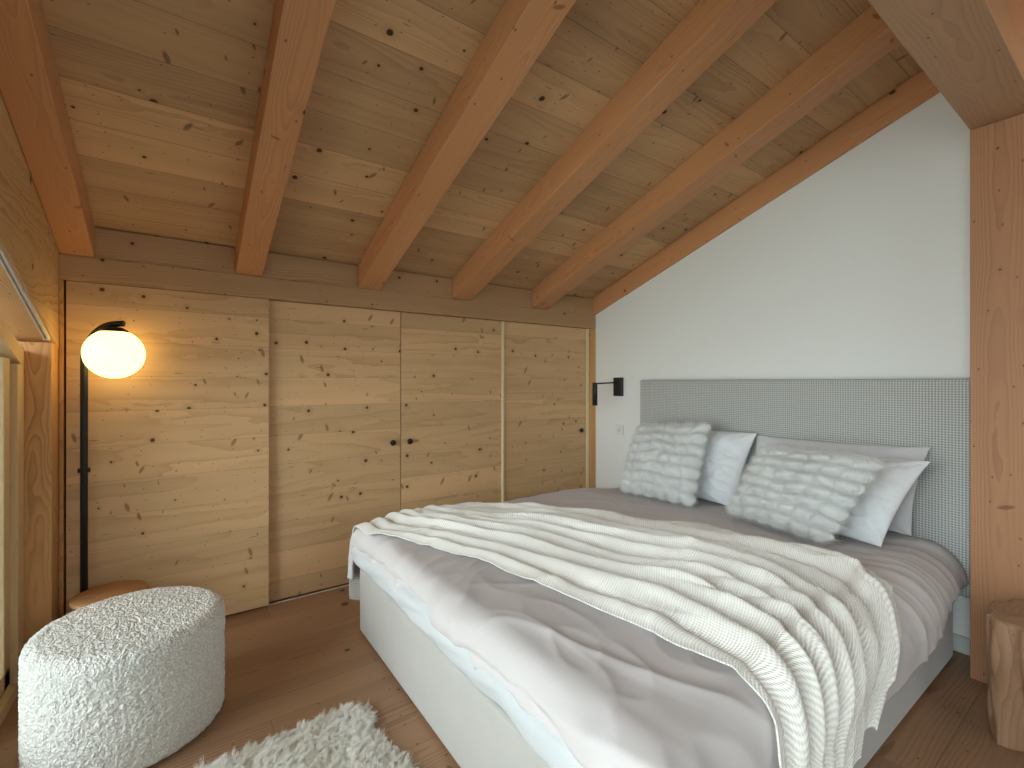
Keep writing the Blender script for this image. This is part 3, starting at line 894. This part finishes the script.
# ------------------------------------------------------------------ wall lamp, socket
wl = thing('wall_lamp', 'black swing-arm reading lamp on the white wall left of the headboard', 'wall lamp', (XH, 2.73, 1.26))
bm = bmesh.new(); add_box(bm, (-0.032, -0.045, -0.080), (0.0, 0.045, 0.078), 0.004); bm_obj('back_plate', bm, M['black'], wl)
bm = bmesh.new(); add_tube(bm, [(-0.03, 0, 0.035), (-0.10, 0.002, 0.033), (-0.275, 0.01, 0.027)], 0.006, 12); bm_obj('arm', bm, M['black'], wl)
bm = bmesh.new(); add_lathe(bm, [(0, 0.03), (0.019, 0.03), (0.021, 0.028), (0.021, -0.158), (0.017, -0.158), (0.017, -0.12), (0, -0.12)], 28)
sh_ = bm_obj('lamp_shade', bm, M['black'], wl, loc=(-0.285, 0.012, 0.005))

so = thing('wall_socket', 'white square power socket on the wall below the reading lamp', 'socket', (XH, 2.727, 0.889))
bm = bmesh.new(); add_box(bm, (-0.010, -0.043, -0.043), (0, 0.043, 0.043), 0.003)
bm_obj('cover_plate', bm, M['socket'], so)
bm = bmesh.new()
add_lathe(bm, [(0.0, 0.0015), (0.017, 0.0015), (0.018, 0.004), (0.020, 0.004), (0.021, 0.0)], 32)
o_ = bm_obj('insert', bm, M['socket'], so, loc=(-0.0095, 0, 0), rot=(0, -PI / 2, 0))
for dy in (-0.0095, 0.0095):
    b_ = bmesh.new(); add_lathe(b_, [(0, 0.0005), (0.0028, 0.0005), (0.0028, 0)], 12)
    bm_obj('pin_hole', b_, M['gap'], o_, loc=(0, dy, 0.0015))

# ------------------------------------------------------------------ floor lamp
PX, PY = -0.370, 2.955
lamp = thing('floor_lamp', 'tall black floor lamp with a glowing round glass globe in the left corner', 'floor lamp', (PX, PY, 0))
gx, gy, gz, GR = -0.254 - PX, 2.88 - PY, 1.433, 0.116
bm = bmesh.new(); add_lathe(bm, [(0, 0), (0.058, 0), (0.058, 0.012), (0.054, 0.016), (0, 0.016)], 40); bm_obj('base', bm, M['black'], lamp)
bm = bmesh.new()
pts = [(0, 0, 0.016), (0, 0, 1.40)]
cx_, cy_ = gx + 0.01, gy
for k in range(1, 13):
    a = k / 12 * PI / 2
    pts.append((cx_ * (1 - math.cos(a)), cy_ * (1 - math.cos(a)), 1.40 + 0.175 * math.sin(a)))
pts.append((cx_ + 0.025, cy_ * 1.1, 1.577))
add_tube(bm, pts, 0.0142, 18); bm_obj('pole', bm, M['black'], lamp)
bm = bmesh.new(); add_tube(bm, [(-0.022, 0, 0.885), (0.022, 0, 0.885)], 0.011, 14); bm_obj('switch', bm, M['black'], lamp)
bm = bmesh.new(); add_lathe(bm, [(0, GR + 0.012), (0.030, GR + 0.008), (0.052, GR - 0.006), (0.056, GR - 0.014), (0.045, GR - 0.010), (0, GR - 0.001)], 36)
bm_obj('holder', bm, M['black'], lamp, loc=(gx, gy, gz))
bm = bmesh.new(); bmesh.ops.create_uvsphere(bm, u_segments=48, v_segments=32, radius=GR)
bm_obj('lamp_shade', bm, M['globe'], lamp, loc=(gx, gy, gz), smooth=True)['label'] = 'glowing opal glass globe'

# ------------------------------------------------------------------ side table behind the ottoman
stb = thing('side_table', 'small round oak-topped side table half hidden behind the ottoman', 'side table', (-0.262, 2.815, 0))
bm = bmesh.new(); add_lathe(bm, [(0, 0.316), (0.134, 0.316), (0.138, 0.319), (0.138, 0.331), (0.135, 0.334), (0, 0.334)], 56); bm_obj('table_top', bm, M['disc'], stb)
bm = bmesh.new(); add_lathe(bm, [(0, 0.302), (0.128, 0.302), (0.130, 0.316), (0, 0.316)], 48); bm_obj('rim', bm, M['black'], stb)
bm = bmesh.new(); add_tube(bm, [(0, 0, 0.01), (0, 0, 0.303)], 0.014, 16); bm_obj('column', bm, M['black'], stb)
bm = bmesh.new(); add_lathe(bm, [(0, 0), (0.095, 0), (0.095, 0.008), (0, 0.012)], 40); bm_obj('base', bm, M['black'], stb)

# ------------------------------------------------------------------ ottoman
def ottoman():
    cx, cy, R, H = -0.147, 2.262, 0.294, 0.418
    prof = []
    rr = 0.045
    prof.append((R - 0.02, 0.004)); prof.append((R - 0.004, 0.012))
    n1 = 70
    for k in range(n1): prof.append((R, 0.02 + (H - rr - 0.02) * k / (n1 - 1)))
    for k in range(1, 13):
        a = k / 12 * PI / 2; prof.append((R - rr + rr * math.cos(a), H - rr + rr * math.sin(a)))
    n2 = 56
    for k in range(1, n2 + 1):
        q = k / n2; r = (R - rr) * (1 - q); prof.append((max(r, 0.0005), H + 0.010 * (1 - (1 - q) ** 2)))
    NU = 460
    verts = []
    for r, z in prof:
        for k in range(NU):
            a = 2 * PI * k / NU
            p = Vector((r * math.cos(a), r * math.sin(a), z))
            side = z < H - rr * 0.9
            nrm = Vector((math.cos(a), math.sin(a), 0)) if side else (Vector((p.x, p.y, 0)) * 0.25 + Vector((0, 0, 1))).normalized() if r < R - rr else Vector((math.cos(a) * 0.7, math.sin(a) * 0.7, 0.7))
            d = noise.voronoi(p * 78.0)[0][0]
            d2 = nz(p.x * 60, p.y * 60, p.z * 60)
            amp = (0.55 - d) * 0.0075 + 0.0025 * d2
            if r < 0.01: amp = 0
            verts.append(tuple(p + nrm * amp))
    faces = []
    for j in range(len(prof) - 1):
        for k in range(NU):
            faces.append((j * NU + k, j * NU + (k + 1) % NU, (j + 1) * NU + (k + 1) % NU, (j + 1) * NU + k))
    faces.append([k for k in range(NU)][::-1])
    me = bpy.data.meshes.new('ottoman'); me.from_pydata(verts, [], faces); me.update()
    me.polygons.foreach_set('use_smooth', [True] * len(me.polygons))
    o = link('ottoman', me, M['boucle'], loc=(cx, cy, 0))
    tag(o, 'round cream boucle ottoman on the floor by the window', 'ottoman')
ottoman()

# ------------------------------------------------------------------ sheepskin
def rug():
    outline = [(-0.20, 1.30), (-0.22, 1.55), (-0.14, 1.74), (0.0, 1.855), (0.11, 1.860), (0.22, 1.872), (0.34, 1.872), (0.46, 1.885), (0.545, 1.880), (0.592, 1.835),
               (0.590, 1.76), (0.572, 1.69), (0.592, 1.60), (0.618, 1.51), (0.630, 1.38), (0.60, 1.22), (0.50, 1.08), (0.36, 1.02), (0.26, 1.07), (0.14, 1.03), (0.0, 1.06), (-0.12, 1.14)]
    c = Vector((0.22, 1.47)); n = len(outline)
    def out(a):
        k = a * n; i = int(k) % n; f = k - int(k)
        p = [Vector(outline[(i + d) % n]) for d in (-1, 0, 1, 2)]
        return 0.5 * ((2 * p[1]) + (p[2] - p[0]) * f + (2 * p[0] - 5 * p[1] + 4 * p[2] - p[3]) * f * f + (3 * p[1] - p[0] - 3 * p[2] + p[3]) * f ** 3)
    def fn(a, r):
        p = c.lerp(out(a), r)
        z = 0.022 * (1 - r ** 8) + 0.006 + 0.006 * nz(p.x * 9, p.y * 9, 1.0) * (1 - r ** 4)
        return (p.x, p.y, max(0.002, z))
    o = grid_mesh('sheepskin_rug', 160, 40, fn, M['sheep_hair'], closed_u=True)
    tag(o, 'ivory long-haired sheepskin on the wooden floor between ottoman and bed', 'rug')
    hair(o, M['sheep_hair'], 7500, 0.020, root=0.0008, brown=0.014, children=24, clump=0.22, tip=0.0003, lean=(0.004, 0.003, -0.003), seed=11, rough=0.010, crad=0.02)
rug()

# ------------------------------------------------------------------ tree-trunk side table
def stump():
    cx, cy, H = 2.53, 0.222, 0.45
    NU, NV = 180, 60
    def rad(a, z):
        r = 0.190 + 0.014 * math.sin(3 * a + 0.4) + 0.010 * math.sin(5 * a + 1.7)
        # root legs: deep vertical clefts opening towards the floor
        cl = max(0.0, math.cos(3.5 * (a - 1.95)) if False else math.cos(4 * (a - 2.62))) ** 6
        r -= cl * (0.018 + 0.055 * sstep(0.36, 0.0, z))
        r -= 0.012 * sstep(0.4, 0.0, z)
        r += 0.016 * nz(math.cos(a) * 4, math.sin(a) * 5, z * 5) + 0.007 * nz(math.cos(a) * 14, math.sin(a) * 14, z * 7)
        return r
    verts = []; 
    for j in range(NV + 1):
        q = j / NV
        for k in range(NU):
            a = 2 * PI * k / NU
            if q <= 0.75:
                z = H * (q / 0.75) * 0.985; r = rad(a, z)
            elif q <= 0.8:
                t = (q - 0.75) / 0.05; z = H * (0.985 + 0.015 * t); r = rad(a, H) - 0.010 * t
            else:
                t = (q - 0.8) / 0.2; z = H + 0.003 * nz(math.cos(a) * 2, math.sin(a) * 2, t * 3) * min(1, t * 4); r = (rad(a, H) - 0.010) * (1 - t) + 0.0005
            zz = z
            if q == 0: zz = 0.0 
            verts.append((r * math.cos(a), r * math.sin(a), zz))
    faces = [(j * NU + k, j * NU + (k + 1) % NU, (j + 1) * NU + (k + 1) % NU, (j + 1) * NU + k) for j in range(NV) for k in range(NU)]
    faces.append([k for k in range(NU)][::-1])
    me = bpy.data.meshes.new('tree_stump_table'); me.from_pydata(verts, [], faces); me.update()
    me.polygons.foreach_set('use_smooth', [True] * len(me.polygons))
    o = link('tree_stump_table', me, M['stump'], loc=(cx, cy, 0))
    tag(o, 'rough tree trunk side table standing before the larch post at the right edge', 'side table')
stump()

# ------------------------------------------------------------------ unseen globe lamp added on the headboard wall to warm beam and rafters
up = thing('wall_lamp', 'unseen globe lamp added beyond the grey-brown beam for its warm light', 'wall lamp', (XH, -0.25, 2.62))
bm = bmesh.new(); add_tube(bm, [(0, 0, 0), (-0.015, 0, 0)], 0.05, 32); bm_obj('back_plate', bm, M['black'], up)
bm = bmesh.new(); add_tube(bm, [(-0.015, 0, 0), (-0.10, 0, 0)], 0.010, 14); bm_obj('arm', bm, M['black'], up)
bm = bmesh.new(); bmesh.ops.create_uvsphere(bm, u_segments=32, v_segments=20, radius=0.06)
bm_obj('lamp_shade', bm, M['added_globe'], up, loc=(-0.16, 0, 0), smooth=True)
